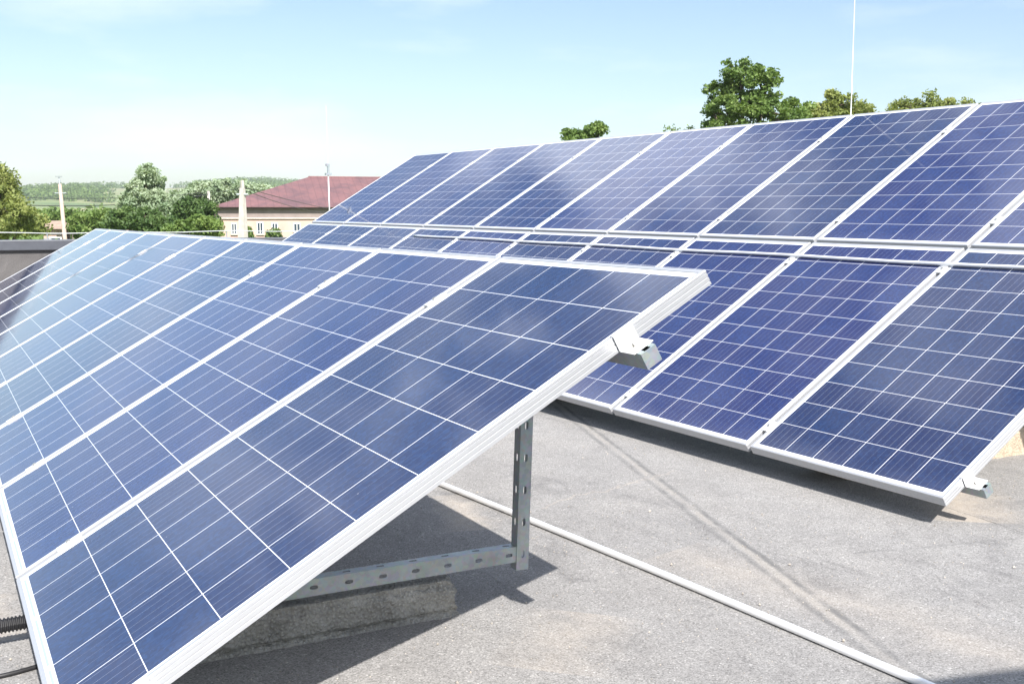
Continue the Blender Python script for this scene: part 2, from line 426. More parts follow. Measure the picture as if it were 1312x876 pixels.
def channel(mb, p0, p1, web_n, w=0.041, d=0.036, pitch=0.1):
    """C section from p0 to p1, slotted web facing web_n, flanges going back"""
    p0, p1 = Vector(p0), Vector(p1); x = (p1 - p0).normalized(); z = -Vector(web_n).normalized(); z = (z - x * z.dot(x)).normalized(); y = z.cross(x)
    L = (p1 - p0).length
    slotted(mb, L, w, axes(p0 - y * w / 2, x, y, z), pitch)
    # flanges (the first one slotted as well)
    slotted(mb, L, d, axes(p0 - y * w / 2 + z * 0.0025, x, z, y), pitch, off=0.05)
    slotted(mb, L, d, axes(p0 + y * (w / 2) + z * 0.0025, x, z, -y), pitch)

def end_clamp(A, a, b, parent, side=-1):
    """Z shaped end clamp gripping the outer frame lip at a; side -1 = clamp stands outside towards -u"""
    M = amat(A, a, b, 0); mb = MB(); wdt = 0.029; s = side
    t = 0.003
    # grip over the lip, web down the frame's side, foot on the rail
    for (x0, x1, z0, z1) in ((-0.003 * 1, 0.010, -t - 0.0008, -0.0008), (-0.006, -0.003, -t - 0.0008, FH - t), (-0.060, -0.003, FH - t, FH)):
        xa, xb = (x0, x1) if s < 0 else (-x1, -x0)
        mb.box(xa, xb, -wdt, wdt, z0, z1, M)
    c = mb.build('end_clamp', M_CLAMP, parent, bevel=0.0008)
    bt = MB(); xx = -0.026 if s < 0 else 0.026
    bt.tube([M @ Vector((xx, 0, FH - 0.012)), M @ Vector((xx, 0, FH - 0.003))], 0.0062, 6)
    bt.tube([M @ Vector((xx, 0, FH - 0.005)), M @ Vector((xx, 0, FH - 0.003))], 0.0095, 12)
    bt.build('bolt', M_BOLT, c)

def mid_clamp(A, a, b, parent, first_mesh=[None]):
    M = amat(A, a, b, 0)
    if first_mesh[0] is None:
        mb = MB(); hw, L = 0.017, 0.035
        mb.box(-hw, hw, -L, L, -0.0040, -0.0008)
        for q in (-1, 1): mb.box(q * 0.0085 - 0.001, q * 0.0085 + 0.001, -L, L, -0.0008, 0.02)
        c = mb.build('mid_clamp', M_CLAMP, parent, bevel=0.0008)
        bt = MB(); bt.tube([(0, 0, -0.010), (0, 0, -0.004)], 0.0062, 6); d = bt.build('bolt', M_BOLT, c)
        first_mesh[0] = (c, d)
    else:
        c = first_mesh[0][0].copy(); COL.objects.link(c); c.parent = parent
        d = first_mesh[0][1].copy(); COL.objects.link(d); d.parent = c
    c.matrix_basis = M
    return c

def rail(A, b, parent, n=10, ext=0.071):
    """open box rail running along the row under the frames"""
    a0, a1 = -ext, n * PITCH - GAP + 0.1
    M = amat(A, a0, b, FH + 0.0005); L = a1 - a0; W2, H, T = 0.0215, 0.041, 0.0025
    mb = MB()
    mb.box(0, L, -W2, -0.009, 0, T, M); mb.box(0, L, 0.009, W2, 0, T, M)          # top flanges with the slot between
    mb.box(0, L, -W2, -W2 + T, T, H, M); mb.box(0, L, W2 - T, W2, T, H, M)
    mb.box(0, L, -W2 + T, W2 - T, H - T, H, M)
    o = mb.build('mounting_rail', M_GALV, parent)
    e = MB(); e.box(-0.003, -0.0004, -W2, W2, 0.0015, H, M); e.build('end_plate', M_GALV, o)
    bt = MB(); p = M @ Vector((0.028, W2 * 1.0 + 0.004, 0.022)); q = M @ Vector((0.028, W2 - 0.002, 0.022)); bt.tube([p, q], 0.006, 6); bt.build('bolt', M_BOLT, o)
    return o

def support(A, a, depth_b, rackp, web=( -1, 0, 0), foot_drop=0.025, lean=0.0, back=None):
    """rafter under the rails, base channel on the blocks, a back post and a diagonal brace"""
    cR = FH + 0.042 + 0.024
    u = A['u']; Y = Vector((0, -1, 0)); zb = -0.0465 if A is A1 else ZR + 0.155
    r0 = apt(A, a + 0.045, 0.06, cR); r1 = apt(A, a + 0.045, depth_b - 0.12, cR)
    if r0.z < zb + 0.0: r0 = r0 + (r1 - r0) * ((zb - r0.z) / (r1.z - r0.z))
    mb = MB(); channel(mb, r0, r1, web); mb.build('rafter', M_GALV, rackp)
    yp = back if back is not None else (apt(A, a, depth_b * 0.86)).y
    X = apt(A, a, 0).x
    mb = MB(); channel(mb, (X, r0.y + 0.06, zb), (X + (yp + 0.02 - r0.y) * 0.0, yp + 0.02, zb), web, w=0.046); mb.build('base_channel', M_GALV, rackp)
    tt = (yp - r0.y) / (r1.y - r0.y); top = r0 + (r1 - r0) * tt
    mb = MB(); channel(mb, (X - 0.0035, yp + lean, zb - 0.048), (X - 0.0035, yp, top.z + 0.01), web, w=0.040, d=0.034, pitch=0.095)
    mb.build('post', M_GALV, rackp)
    if A is A2:
        mb = MB(); pm = r0 + (r1 - r0) * 0.45; channel(mb, (X + 0.05, yp + 0.05, zb + 0.05), (X + 0.05, pm.y, pm.z - 0.03), web, w=0.036, d=0.02); mb.build('brace', M_GALV, rackp)

rack1 = empty('mounting_rack', (0.72, -0.7, -0.09), label='galvanised slotted steel rack with rails and posts under the front row of panels', cat='mounting rack')
rack2 = empty('mounting_rack', tuple(A2['o'] + Vector((0.7, -1.0, -0.05))), label='taller galvanised steel rack with rails holding up the two-tier back array', cat='mounting rack')
bpy.context.view_layer.update()
P1, P2 = rack1.matrix_world.inverted(), rack2.matrix_world.inverted()
made = set(COL.objects)
for b in (0.155, 1.385): rail(A1, b, rack1)
for b in (0.155, 1.385):
    end_clamp(A1, 0, b, rack1); 
    for i in range(1, 10): mid_clamp(A1, i * PITCH - GAP / 2, b, rack1)
SUP1 = [0.72, 3.1, 5.5, 7.9, 10.1]
for i, a in enumerate(SUP1): support(A1, a, PL, rack1, back=-1.368, lean=0.027)
for b in (0.145, 1.452, 1.912, 2.968): rail(A2, b, rack2)
for b in (0.145, 1.452, 1.912, 2.968):
    end_clamp(A2, 0, b, rack2)
    for i in range(1, 10): mid_clamp(A2, i * PITCH - GAP / 2, b, rack2)
SUP2 = [0.72, 3.0, 5.3, 7.6, 9.8]
for a in SUP2: support(A2, a, 3.3, rack2)
# children were laid out in world space: give them the racks' inverse
for o in set(COL.objects) - made:
    if o.parent is rack1: o.matrix_parent_inverse = P1
    elif o.parent is rack2: o.matrix_parent_inverse = P2

# ------------------------------------------------------------------ the roof we look over
rb = MB(); rb.box(-9, 11.75, -15, 7, ZR - 0.4, ZR)
tag(rb.build('flat_roof', M_ROOF), kind='structure')
wb = MB(); wb.box(-8.9, 11.70, -14.9, 6.9, -4.6, ZR - 0.4)
M_PLAST = simple('grey_plaster', (0.42, 0.40, 0.37), 0.9, nsc=2)
tag(wb.build('building_base', M_PLAST), 'grey plastered walls of the building below the flat roof', 'building')

def felt_wall():
    k = NT('bitumen_felt_upstand'); v = k.world()
    n1 = k.noise(v, 2.2, 7, 0.65, 0.8); g = k.noise(v, 90, 2, 0.8)
    c = k.ramp(n1, [(0.3, (0.085, 0.078, 0.078)), (0.6, (0.125, 0.118, 0.116)), (0.8, (0.19, 0.18, 0.175))])
    st = k.noise(k.world((3.0, 3.0, 0.35)), 2.2, 5, 0.6, 0.4)
    c = k.mix(k.ramp(st, [(0.62, 0.0), (0.7, 0.9)]), c, (0.05, 0.03, 0.03))
    c = k.mix(0.6, c, k.ramp(g, [(0.3, 0.6), (0.7, 1.35)]), 'MULTIPLY')
    k.col(c); k.set(Roughness=0.9); k.bump(n1, 0.4, 0.02); return k.m
M_FELT = felt_wall()
M_CAP = metal_mat('painted_cap_sheet', (0.085, 0.09, 0.105), 0.45, 0.1, var=0.15)
par = empty('parapet_wall', (11.6, -2, ZR), label='dark grey felted parapet with a slate grey metal cap at the far roof edge', cat='parapet')
def child(mb, name, mat, root, **kw):
    o = mb.build(name, mat, root, **kw); bpy.context.view_layer.update()
    o.matrix_parent_inverse = root.matrix_world.inverted(); return o
bpy.context.view_layer.update()
q = MB(); q.box(11.50, 11.74, -15, 7, ZR, 0.56); child(q, 'upstand', M_FELT, par)
q = MB(); q.box(11.46, 11.78, -15, 7, 0.56, 0.677); child(q, 'cap', M_CAP, par, bevel=0.008)

# lightning wire on little holders along the parapet
wire = empty('lightning_wire', (11.6, -2, 0.68), label='thin pale lightning wire on small holders running above the parapet cap', cat='wire')
bpy.context.view_layer.update()
M_WIRE = metal_mat('galvanised_wire', (0.62, 0.64, 0.64), 0.4, 0.3)
q = MB(); pts = []
for i in range(90):
    y = 6 - i * 0.22; pts.append((11.55, y, 0.757 + 0.006 * math.sin(i * 1.1) - 0.004 * math.cos(i * .37)))
q.tube(pts, 0.0050, 6); child(q, 'wire', M_WIRE, wire)
for i in range(14):
    y = 2.0 - i * 1.02; q = MB(); q.tube([(11.55, y, 0.677), (11.55, y, 0.757)], 0.007, 6); q.box(11.51, 11.59, y - 0.04, y + 0.04, 0.677, 0.69)
    child(q, 'holder', M_GALV, wire)

# wall of the roof house behind the viewer, whose shadow reaches into the near corner
wl = Vector((-0.239, -1.959, ZR)); wr = Vector((-0.302, -2.227, ZR)); dr = (wr - wl).normalized()
k_ = (-2.9 - wl.x) / sun_dir.x
a0 = wl + sun_dir * k_ - dr * 0.15; a1 = a0 + dr * 5.0
q = MB(); th = Vector((-0.35, 0.08, 0))
vs = []
for z in (ZR, None):
    for p in (a0, a1, a1 + th, a0 + th): vs.append((p.x, p.y, z if z is not None else a0.z))
q.add(vs, [(0, 1, 2, 3), (7, 6, 5, 4), (0, 4, 5, 1), (1, 5, 6, 2), (2, 6, 7, 3), (3, 7, 4, 0)])
tag(q.build('stairhouse_wall', M_PLAST), 'plastered wall beside the viewer whose shadow falls across the near roof corner', 'wall')

# ------------------------------------------------------------------ things on the roof
def rough_block(name, x0, x1, y0, y1, z0, z1, mat, amp, seed, label, group=None, n=(10, 44, 6), rag=0.0):
    rnd = np.random.RandomState(seed); bm = bmesh.new()
    nx, ny, nz = n
    V = {}
    from mathutils import noise
    def P(i, j, k):
        if (i, j, k) in V: return V[(i, j, k)]
        p = Vector((x0 + (x1 - x0) * i / nx, y0 + (y1 - y0) * j / ny, z0 + (z1 - z0) * k / nz))
        c = Vector(((x0 + x1) / 2, (y0 + y1) / 2, (z0 + z1) / 2))
        # soften the corners
        fx = abs(2 * i / nx - 1); fy = abs(2 * j / ny - 1); fz = abs(2 * k / nz - 1)
        if fx > .8 and fz > .7 and k > 0: p.x += (c.x - p.x) * 0.10
        if j in (0, ny): p.z -= (0.35 * (k / nz)) * (z1 - z0) * 0.12
        d = noise.noise_vector(p * 26 + Vector((seed, 0, 0))) * amp + noise.noise_vector(p * 70) * amp * .55
        top = k == nz
        if top: d *= 0.3
        if k == 0: d.z = 0
        if fy > .93 : d += Vector((0, (c.y - p.y) / abs(c.y - p.y) * rag * (0.3 + abs(noise.noise(p * 18)) * 1.6) * (0.4 + k / nz), 0))
        V[(i, j, k)] = bm.verts.new(p + d); return V[(i, j, k)]
    def quad(a, b, c, d): bm.faces.new((P(*a), P(*b), P(*c), P(*d)))
    for i in range(nx):
        for j in range(ny): quad((i, j, nz), (i + 1, j, nz), (i + 1, j + 1, nz), (i, j + 1, nz)); quad((i, j, 0), (i, j + 1, 0), (i + 1, j + 1, 0), (i + 1, j, 0))
    for i in range(nx):
        for k in range(nz): quad((i, 0, k), (i + 1, 0, k), (i + 1, 0, k + 1), (i, 0, k + 1)); quad((i, ny, k), (i, ny, k + 1), (i + 1, ny, k + 1), (i + 1, ny, k))
    for j in range(ny):
        for k in range(nz): quad((0, j, k), (0, j, k + 1), (0, j + 1, k + 1), (0, j + 1, k)); quad((nx, j, k), (nx, j + 1, k), (nx, j + 1, k + 1), (nx, j, k + 1))
    me = bpy.data.meshes.new(name); bm.to_mesh(me); bm.free(); me.materials.append(mat)
    o = bpy.data.objects.new(name, me); COL.objects.link(o)
    return tag(o, label, 'concrete block', group)
rough_block('concrete_block', 0.70, 0.96, -1.135, -0.14, ZR, -0.0865, M_CONC, 0.006, 5, 'rough broken concrete beam lying in the shade under the near end of the front row', n=(12, 90, 8), rag=0.03)
for i, a in enumerate(SUP1[1:]):
    rough_block('concrete_block', a - 0.02, a + 0.24, -1.10, 0.0, ZR, -0.0865, M_CONC, 0.008, 11 + i, 'rough concrete beam in the shade further along under the front row', 'concrete beams hidden under the front row', n=(6, 30, 4), rag=0.02)
xs = apt(A2, 0.72, 0).x
zt = ZR + 0.155 - 0.0235
for i, (ya, yb, lb) in enumerate(((-3.30, -3.86, 'concrete block deep in the shade under the near end of the back array'), (-3.92, -4.445, 'pale sunlit concrete block beside the near frame of the back array'),
                                  (-4.475, -5.0, 'sunlit concrete block at the right picture edge, last of its line under the back array'))):
    rough_block('concrete_block', xs - 0.02, xs + 0.2, yb, ya, ZR, zt, M_CONC2, 0.0035, 31 + i, lb, n=(6, 22, 5), rag=0.012)
for i, a in enumerate(SUP2[1:]):
    X = apt(A2, a, 0).x
    rough_block('concrete_block', X - 0.02, X + 0.2, -5.0, -3.3, ZR, zt, M_CONC2, 0.004, 41 + i, 'long concrete block in the shade further along under the back array', 'concrete blocks hidden under the back array', n=(4, 30, 4), rag=0.01)

# window reflection across the roof, built as a shiny metal tube
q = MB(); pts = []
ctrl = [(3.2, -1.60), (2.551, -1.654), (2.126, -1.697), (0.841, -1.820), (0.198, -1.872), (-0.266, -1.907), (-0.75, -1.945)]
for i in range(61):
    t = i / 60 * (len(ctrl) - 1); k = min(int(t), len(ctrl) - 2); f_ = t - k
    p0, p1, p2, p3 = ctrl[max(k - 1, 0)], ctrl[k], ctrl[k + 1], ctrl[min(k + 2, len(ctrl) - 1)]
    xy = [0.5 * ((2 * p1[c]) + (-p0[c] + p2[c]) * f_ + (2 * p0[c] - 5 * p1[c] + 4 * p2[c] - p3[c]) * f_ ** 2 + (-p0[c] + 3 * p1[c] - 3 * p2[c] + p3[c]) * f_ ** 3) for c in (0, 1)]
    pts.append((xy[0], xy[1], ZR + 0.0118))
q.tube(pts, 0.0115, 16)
M_REFLECT = metal_mat('reflection_metal', (0.98, 0.98, 0.99), 0.16, 0.35)
tag(q.build('reflection_tube', M_REFLECT, smooth=True), 'bright window reflection built as a thin metal tube running diagonally over the grey roof', 'window reflection')

# second window reflection, built as a bright tube along the back array
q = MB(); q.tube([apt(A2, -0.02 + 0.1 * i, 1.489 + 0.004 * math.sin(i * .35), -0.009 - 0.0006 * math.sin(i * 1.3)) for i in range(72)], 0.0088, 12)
tag(q.build('reflection_tube', M_REFLECT, smooth=True), 'window reflection built as a bright metal tube across the back array below its middle frames', 'window reflection')

# corrugated hose at the low edge
q = MB(); c0 = Vector((1.01, 0.40, ZR + 0.035)); c1 = Vector((1.045, -0.16, ZR + 0.055)); pts = []; rs = []
nn = 240
for i in range(nn + 1):
    t = i / nn; p = c0.lerp(c1, t) + Vector((0.02 * math.sin(t * 2.4), 0, 0.012 * math.sin(t * 3.1))); pts.append(p); rs.append(0.0205 if (i // 2) % 2 else 0.0165)
q.tube(pts, rs, 14); tag(q.build('corrugated_hose', M_RUBBER, smooth=False), 'black corrugated cable hose going in under the lower edge of the front row', 'hose')
q = MB(); pts = [(0.86 + 0.02 * math.sin(i * .5), 0.35 - i * 0.03, ZR + 0.006) for i in range(17)]; q.tube(pts, 0.006, 8)
tag(q.build('black_cable', M_RUBBER, smooth=True), 'thin black cable lying on the roof below the corrugated hose', 'cable')

# loose grit and mineral granules washed off the felt
gr_ = np.random.RandomState(77); q = MB()
for _ in range(2600):
    y = gr_.uniform(-4.6, 0.6); x = gr_.uniform(-0.6, 3.4) if gr_.rand() < .6 else gr_.uniform(0.2, 1.4)
    z = gr_.uniform(0.0010, 0.0026) * (1 if gr_.rand() < .97 else 2.2); a = gr_.uniform(.7, 1.4, 3) * z
    c_ = Vector((x, y, ZR + a[2] * .7)); q.add([c_ + Vector(v) for v in ((a[0], 0, 0), (0, a[1], 0), (-a[0], 0, 0), (0, -a[1], 0), (0, 0, a[2]), (0, 0, -a[2]))],
        [(0, 1, 4), (1, 2, 4), (2, 3, 4), (3, 0, 4), (1, 0, 5), (2, 1, 5), (3, 2, 5), (0, 3, 5)])
M_GRIT = simple('grit', (0.42, 0.38, 0.33), 0.9, nsc=60, var=0.6)
tag(q.build('roof_grit', M_GRIT), 'loose sandy grit scattered over the grey roofing felt', 'grit', kind='stuff')

# lightning rods
def rod(name, base, top, r0, r1, label, fit=None):
    root = empty(name, base, label=label, cat='lightning rod'); bpy.context.view_layer.update()
    base, top = Vector(base), Vector(top)
    if fit is not None:
        mid = base.lerp(top, fit)
        q = MB(); q.tube([base, mid], r0, 10); child(q, 'mast', M_WIRE, root, smooth=True)
        q = MB(); q.tube([mid - Vector((0, 0, .01)), top], [r1, r1 * .6], 8); child(q, 'tip', M_WIRE, root)
        q = MB(); q.box(mid.x - .02, mid.x + .02, mid.y - .04, mid.y + .04, mid.z - .015, mid.z + .012); q.tube([mid + Vector((0, 0, .0)), mid + Vector((0, 0, .13))], 0.016, 8)
        q.box(mid.x - .015, mid.x + .015, mid.y - .02, mid.y + .03, mid.z + .10, mid.z + .13); child(q, 'bracket', M_GALV, root)
    else:
        q = MB(); q.tube([base, top], [r0, r1], 10); child(q, 'mast', M_WIRE, root, smooth=True)
DR = 7.98
bR = at(1090.2, 148, DR); tR = at(1096.5, -40, DR)
rod('lightning_rod', (bR.x, bR.y, ZR), tuple(tR), 0.0045, 0.0030, 'tall thin white rod rising behind the upper edge of the back array')
bL = at(422.6, 268, 14.1); tL = at(417.6, 135, 14.1); mL = at(420.3, 223, 14.1)
rod('lightning_rod', (bL.x, bL.y, 0.677), tuple(tL), 0.0095, 0.0075, 'white metal mast with a thin tip in front of the red roofed house', fit=(mL.z - .677) / (tL.z - .677))

# ------------------------------------------------------------------ terrain
GZ = -4.6
def hill(r, az):
    """height of the ground at distance r, azimuth az (degrees, 0 = +X, negative to the right)"""
    from mathutils import noise
    t = max(0.0, min(1.0, (r - 260) / 1500.0)); t = t * t * (3 - 2 * t)
    h = 47 + 5.5 * math.sin(az * 0.31 + 0.6) + 3.0 * math.sin(az * 0.83 + 1.0)
    p = Vector((r * math.cos(R(az)), r * math.sin(R(az)), 0))
    n_ = noise.noise(p * 0.0035) * 9 + noise.noise(p * 0.011) * 3
    far = max(0.0, (r - 1900) / 2000.0)
    return GZ + t * (h + n_) - far * 30
def terrain_material():
    k = NT('meadow_and_fields'); v = k.world()
    n1 = k.noise(v, 0.006, 6, 0.6, 0.8); n2 = k.noise(v, 0.06, 6, 0.65); n3 = k.noise(v, 1.2, 5, 0.7)
    c = k.ramp(n1, [(0.30, (0.10, 0.16, 0.05)), (0.46, (0.20, 0.25, 0.09)), (0.60, (0.30, 0.29, 0.14)), (0.75, (0.15, 0.21, 0.07))])
    c = k.mix(k.ramp(n2, [(0.45, 0.0), (0.7, 0.6)]), c, (0.05, 0.085, 0.03))
    c = k.mix(0.5, c, k.ramp(n3, [(0.3, 0.7), (0.7, 1.25)]), 'MULTIPLY')
    k.col(c); k.set(Roughness=0.95); return k.m
vs = []; fs = []
rr = [0, 12, 25, 45, 80, 130, 200] + [260 + 60 * i for i in range(40)] + [2800, 3200, 3800, 4600, 6000]
NA = 240
for i, r in enumerate(rr):
    for j in range(NA): az = 360.0 * j / NA; vs.append((r * math.cos(R(az)), r * math.sin(R(az)), hill(r, (az + 180) % 360 - 180)))
for i in range(len(rr) - 1):
    for j in range(NA):
        a, b = i * NA + j, i * NA + (j + 1) % NA; fs.append((a, a + NA, b + NA, b) if i else (i * NA + j, a + NA, b + NA))
fs = [f for f in fs]
q = MB(); q.add(vs, fs); tag(q.build('ground', terrain_material(), smooth=True), kind='structure')

# ------------------------------------------------------------------ vegetation
def leaf_mat(name, c0, c1, c2, transl=0.35):
    k = NT(name); v = k.world(); n1 = k.noise(v, 0.9, 3); n2 = k.noise(v, 7.0, 2, 0.7)
    f = k.math('ADD', k.math('MULTIPLY', n1, 0.55), k.math('MULTIPLY', n2, 0.45))
    c = k.ramp(f, [(0.36, c0), (0.5, c1), (0.64, c2)])
    k.col(c); k.set(Roughness=0.5); k.p.inputs['Specular IOR Level'].default_value = 0.3
    tr = k.n('BsdfTranslucent'); k.l(k.mix(1.0, c, (1.0, 1.0, 0.55), 'MULTIPLY'), tr.inputs[0])
    ms = k.n('MixShader'); ms.inputs[0].default_value = transl
    k.l(k.p.outputs[0], ms.inputs[1]); k.l(tr.outputs[0], ms.inputs[2]); k.l(ms.outputs[0], k.out.inputs[0]); return k.m
L_DARK = leaf_mat('dark_leaves', (0.055, 0.105, 0.035), (0.105, 0.175, 0.055), (0.19, 0.27, 0.095))
L_MID = leaf_mat('green_leaves', (0.09, 0.155, 0.040), (0.16, 0.245, 0.065), (0.27, 0.35, 0.11))
L_YEL = leaf_mat('yellow_green_leaves', (0.15, 0.195, 0.055), (0.25, 0.295, 0.085), (0.38, 0.40, 0.15))
L_VEILED = leaf_mat('veil_paled_leaves', (0.26, 0.36, 0.22), (0.38, 0.47, 0.31), (0.50, 0.57, 0.42))  # leaf colour lightened to imitate the milky veil over these trees
M_BARK = simple('bark', (0.11, 0.085, 0.065), 0.95, nsc=8, var=0.35, bump=0.5)

def leaf_mesh(name, centres, size, rnd, up=0.35):
    n = len(centres)
    d = rnd.normal(size=(n, 3)); d[:, 2] += up; d /= np.linalg.norm(d, axis=1)[:, None]
    a = np.cross(d, rnd.normal(size=(n, 3))); a /= np.linalg.norm(a, axis=1)[:, None]; b = np.cross(d, a)
    s = size * rnd.uniform(0.6, 1.35, n)[:, None]
    fold = d * s * 0.22
    v = np.stack([centres - a * s, centres - b * s * 0.55 + fold, centres + a * s, centres + b * s * 0.55 + fold], 1).reshape(-1, 3)
    me = bpy.data.meshes.new(name); me.vertices.add(4 * n); me.vertices.foreach_set('co', v.ravel())
    me.loops.add(4 * n); me.loops.foreach_set('vertex_index', np.arange(4 * n)); me.polygons.add(n)
    me.polygons.foreach_set('loop_start', np.arange(0, 4 * n, 4)); me.polygons.foreach_set('loop_total', np.full(n, 4))
    me.update(); me.validate(); return me

def tree(name, base, lobes, mat, label, group, seed, leaves=7000, leaf=0.12, clump=0.55, cat='tree', trunk_r=0.16, dens=13):
    """base: foot point; lobes: list of (centre, rx, rz) that outline the crown; leaves sit on clumps spread in the lobes"""
    rnd = np.random.RandomState(seed); root = empty(name, tuple(base), label=label, cat=cat, group=group); bpy.context.view_layer.update()
    vol = np.array([l_[1] ** 2 * l_[2] for l_ in lobes]) ** 0.75; vol /= vol.sum()
    cl = []; size = []
    mean_r = np.mean([l_[1] for l_ in lobes])
    nclump = 0
    tot = []
    br = []
    for (c, rx, rz), w_ in zip(lobes, vol):
        nc = max(5, int(dens * (rx * rx * rz) ** 0.5 / clump ** 1.2)); nc = min(nc, 110)
        c = np.array(c)
        dirs = rnd.normal(size=(nc, 3)); dirs /= np.linalg.norm(dirs, axis=1)[:, None]
        rad = rnd.uniform(0.35, 1.0, nc) ** 0.6 * rnd.choice([1.0, 1.0, 0.92, 1.12], nc)
        cc = c + dirs * rad[:, None] * np.array([rx, rx, rz])
        nl = max(10, int(leaves * w_ / nc))
        for p in cc:
            k = max(6, int(nl * rnd.uniform(0.5, 1.5))); q = rnd.normal(size=(k, 3)); q /= np.linalg.norm(q, axis=1)[:, None]
            q *= (rnd.uniform(0, 1, k) ** 0.55)[:, None] * clump * rnd.uniform(0.6, 1.25) * np.array([1, 1, 0.7])
            tot.append(p + q)
        br += [(c, p) for p in cc[rnd.choice(nc, min(nc, 9), replace=False)]]
    cen = np.concatenate(tot)
    me = leaf_mesh('crown', cen - np.array(root.location), leaf, rnd); me.materials.append(mat)
    o = bpy.data.objects.new('crown', me); COL.objects.link(o); o.parent = root
    # trunk and limbs
    q = MB(); b0 = Vector(base); mid = Vector(np.mean([l_[0] for l_ in lobes], axis=0)); low = b0.lerp(mid, 0.6)
    q.tube([b0, b0.lerp(low, .5) + Vector((.08, -.06, 0)), low], [trunk_r * 1.25, trunk_r, trunk_r * .75], 8)
    for (c, rx, rz) in lobes:
        c = Vector(c); q.tube([low - Vector((0, 0, .1)), low.lerp(c, .55) + Vector((0, 0, .2)), c], [trunk_r * .6, trunk_r * .4, trunk_r * .22], 6)
    for c, p in br:
        c, p = Vector(c), Vector(p); q.tube([c, c.lerp(p, .5) + Vector((0, 0, .08)), p], [trunk_r * .2, trunk_r * .13, trunk_r * .05], 5)
    child(q, 'trunk', M_BARK, root, smooth=True)
    return root

def lobe(x, y, D, wpx, hpx, dd=0.0):
    """crown lobe from its place in the view: centre pixel, depth, half sizes in pixels -> real metres"""
    return (tuple(at(x, y, D + dd)), wpx * D / FPX, hpx * D / FPX)
def ground_under(x, D):
    p = at(x, 300, D); return (p.x, p.y, hill(math.hypot(p.x, p.y), math.degrees(math.atan2(p.y, p.x))))

D = 46
tree('broad_tree', ground_under(-10, D), [lobe(-12, 258, D, 40, 42), lobe(0, 235, D, 20, 24, .5), lobe(18, 276, D, 32, 18, -.5), lobe(-20, 222, D, 22, 18), lobe(36, 284, D, 22, 18, .8), lobe(10, 290, D, 34, 14)], L_YEL,
     'yellow green leafy tree cut by the left picture edge', None, 1, 15000, 0.085, 0.42)
D = 85
tree('broad_tree', ground_under(90, D), [lobe(70, 288, D, 22, 12), lobe(92, 283, D, 16, 12), lobe(60, 282, D, 16, 10, 6)], L_MID, 'dull green tree low behind the brown utility pole', None, 2, 6000, 0.15, 0.7)
D = 60
tree('broad_tree', ground_under(122, D), [lobe(118, 283, D, 22, 18), lobe(140, 287, D, 18, 14, 1), lobe(104, 292, D, 14, 12)], L_MID, 'bright green rounded tree between the brown pole and the tall pale tree', None, 3, 10000, 0.10, 0.45)
D = 74
tree('tall_tree', ground_under(187, D), [lobe(187, 222, D, 14, 12), lobe(176, 238, D, 16, 13), lobe(199, 236, D, 14, 15, 1), lobe(184, 255, D, 26, 16), lobe(205, 262, D, 18, 15), lobe(168, 262, D, 14, 12, 1)], L_VEILED,
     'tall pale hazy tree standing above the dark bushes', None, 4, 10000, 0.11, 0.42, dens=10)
D = 48
tree('bushy_tree', ground_under(178, D), [lobe(162, 282, D, 20, 13), lobe(185, 282, D, 22, 15, 1), lobe(205, 289, D, 16, 11), lobe(148, 290, D, 12, 9)], L_DARK, 'dark green bushy tree below the tall pale tree', None, 5, 12000, 0.085, 0.36)
D = 62
tree('bushy_tree', ground_under(240, D), [lobe(246, 268, D, 18, 14), lobe(236, 280, D, 15, 12), lobe(262, 272, D, 14, 14, 1)], L_DARK, 'dark green tree just left of the peach walled house', None, 6, 9000, 0.10, 0.42)
D = 45
tree('bushy_tree', ground_under(248, D), [lobe(240, 292, D, 20, 9), lobe(262, 287, D, 18, 14), lobe(222, 296, D, 12, 7), lobe(272, 294, D, 10, 8)], L_MID, 'light green bush in front of the house corner behind the array top', None, 7, 9000, 0.08, 0.33)
D = 118
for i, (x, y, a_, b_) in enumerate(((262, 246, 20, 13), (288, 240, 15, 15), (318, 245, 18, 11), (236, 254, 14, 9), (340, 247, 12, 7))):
    tree('far_tree', ground_under(x, D), [lobe(x, y, D, a_, b_), lobe(x + a_ * .5, y + 7, D, a_ * .7, b_ * .7, 2), lobe(x - a_ * .5, y + 6, D, a_ * .6, b_ * .7, 2)], L_VEILED,
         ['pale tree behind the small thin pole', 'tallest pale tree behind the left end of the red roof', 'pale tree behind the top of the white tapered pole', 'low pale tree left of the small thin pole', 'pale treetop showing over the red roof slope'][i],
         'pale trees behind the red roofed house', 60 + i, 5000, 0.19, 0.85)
D = 40
tree('tall_tree', ground_under(955, D), [lobe(950, 100, D, 32, 20), lobe(928, 122, D, 24, 22, .6), lobe(978, 120, D, 24, 26, .4), lobe(950, 140, D, 42, 20), lobe(915, 146, D, 14, 12), lobe(984, 100, D, 16, 12), lobe(1000, 148, D, 26, 16), lobe(925, 165, D, 22, 16), lobe(970, 168, D, 40, 14)], L_MID,
     'tall dark green tree rising above the top edge of the back array', None, 8, 17000, 0.075, 0.25, trunk_r=0.2, dens=8)
D = 44
tree('bushy_tree', ground_under(1024, D), [lobe(1018, 146, D, 20, 20), lobe(1036, 150, D, 14, 14)], L_MID, 'small green tree between the tall dark tree and the round yellow green one', None, 9, 3600, 0.08, 0.28, dens=9)
tree('bushy_tree', ground_under(1078, D), [lobe(1070, 138, D, 24, 20), lobe(1092, 144, D, 22, 16, 1), lobe(1112, 150, D, 16, 12), lobe(1052, 152, D, 18, 16)], L_YEL, 'round yellow green tree behind the thin white rod', None, 10, 8000, 0.075, 0.28, dens=9)
D = 50
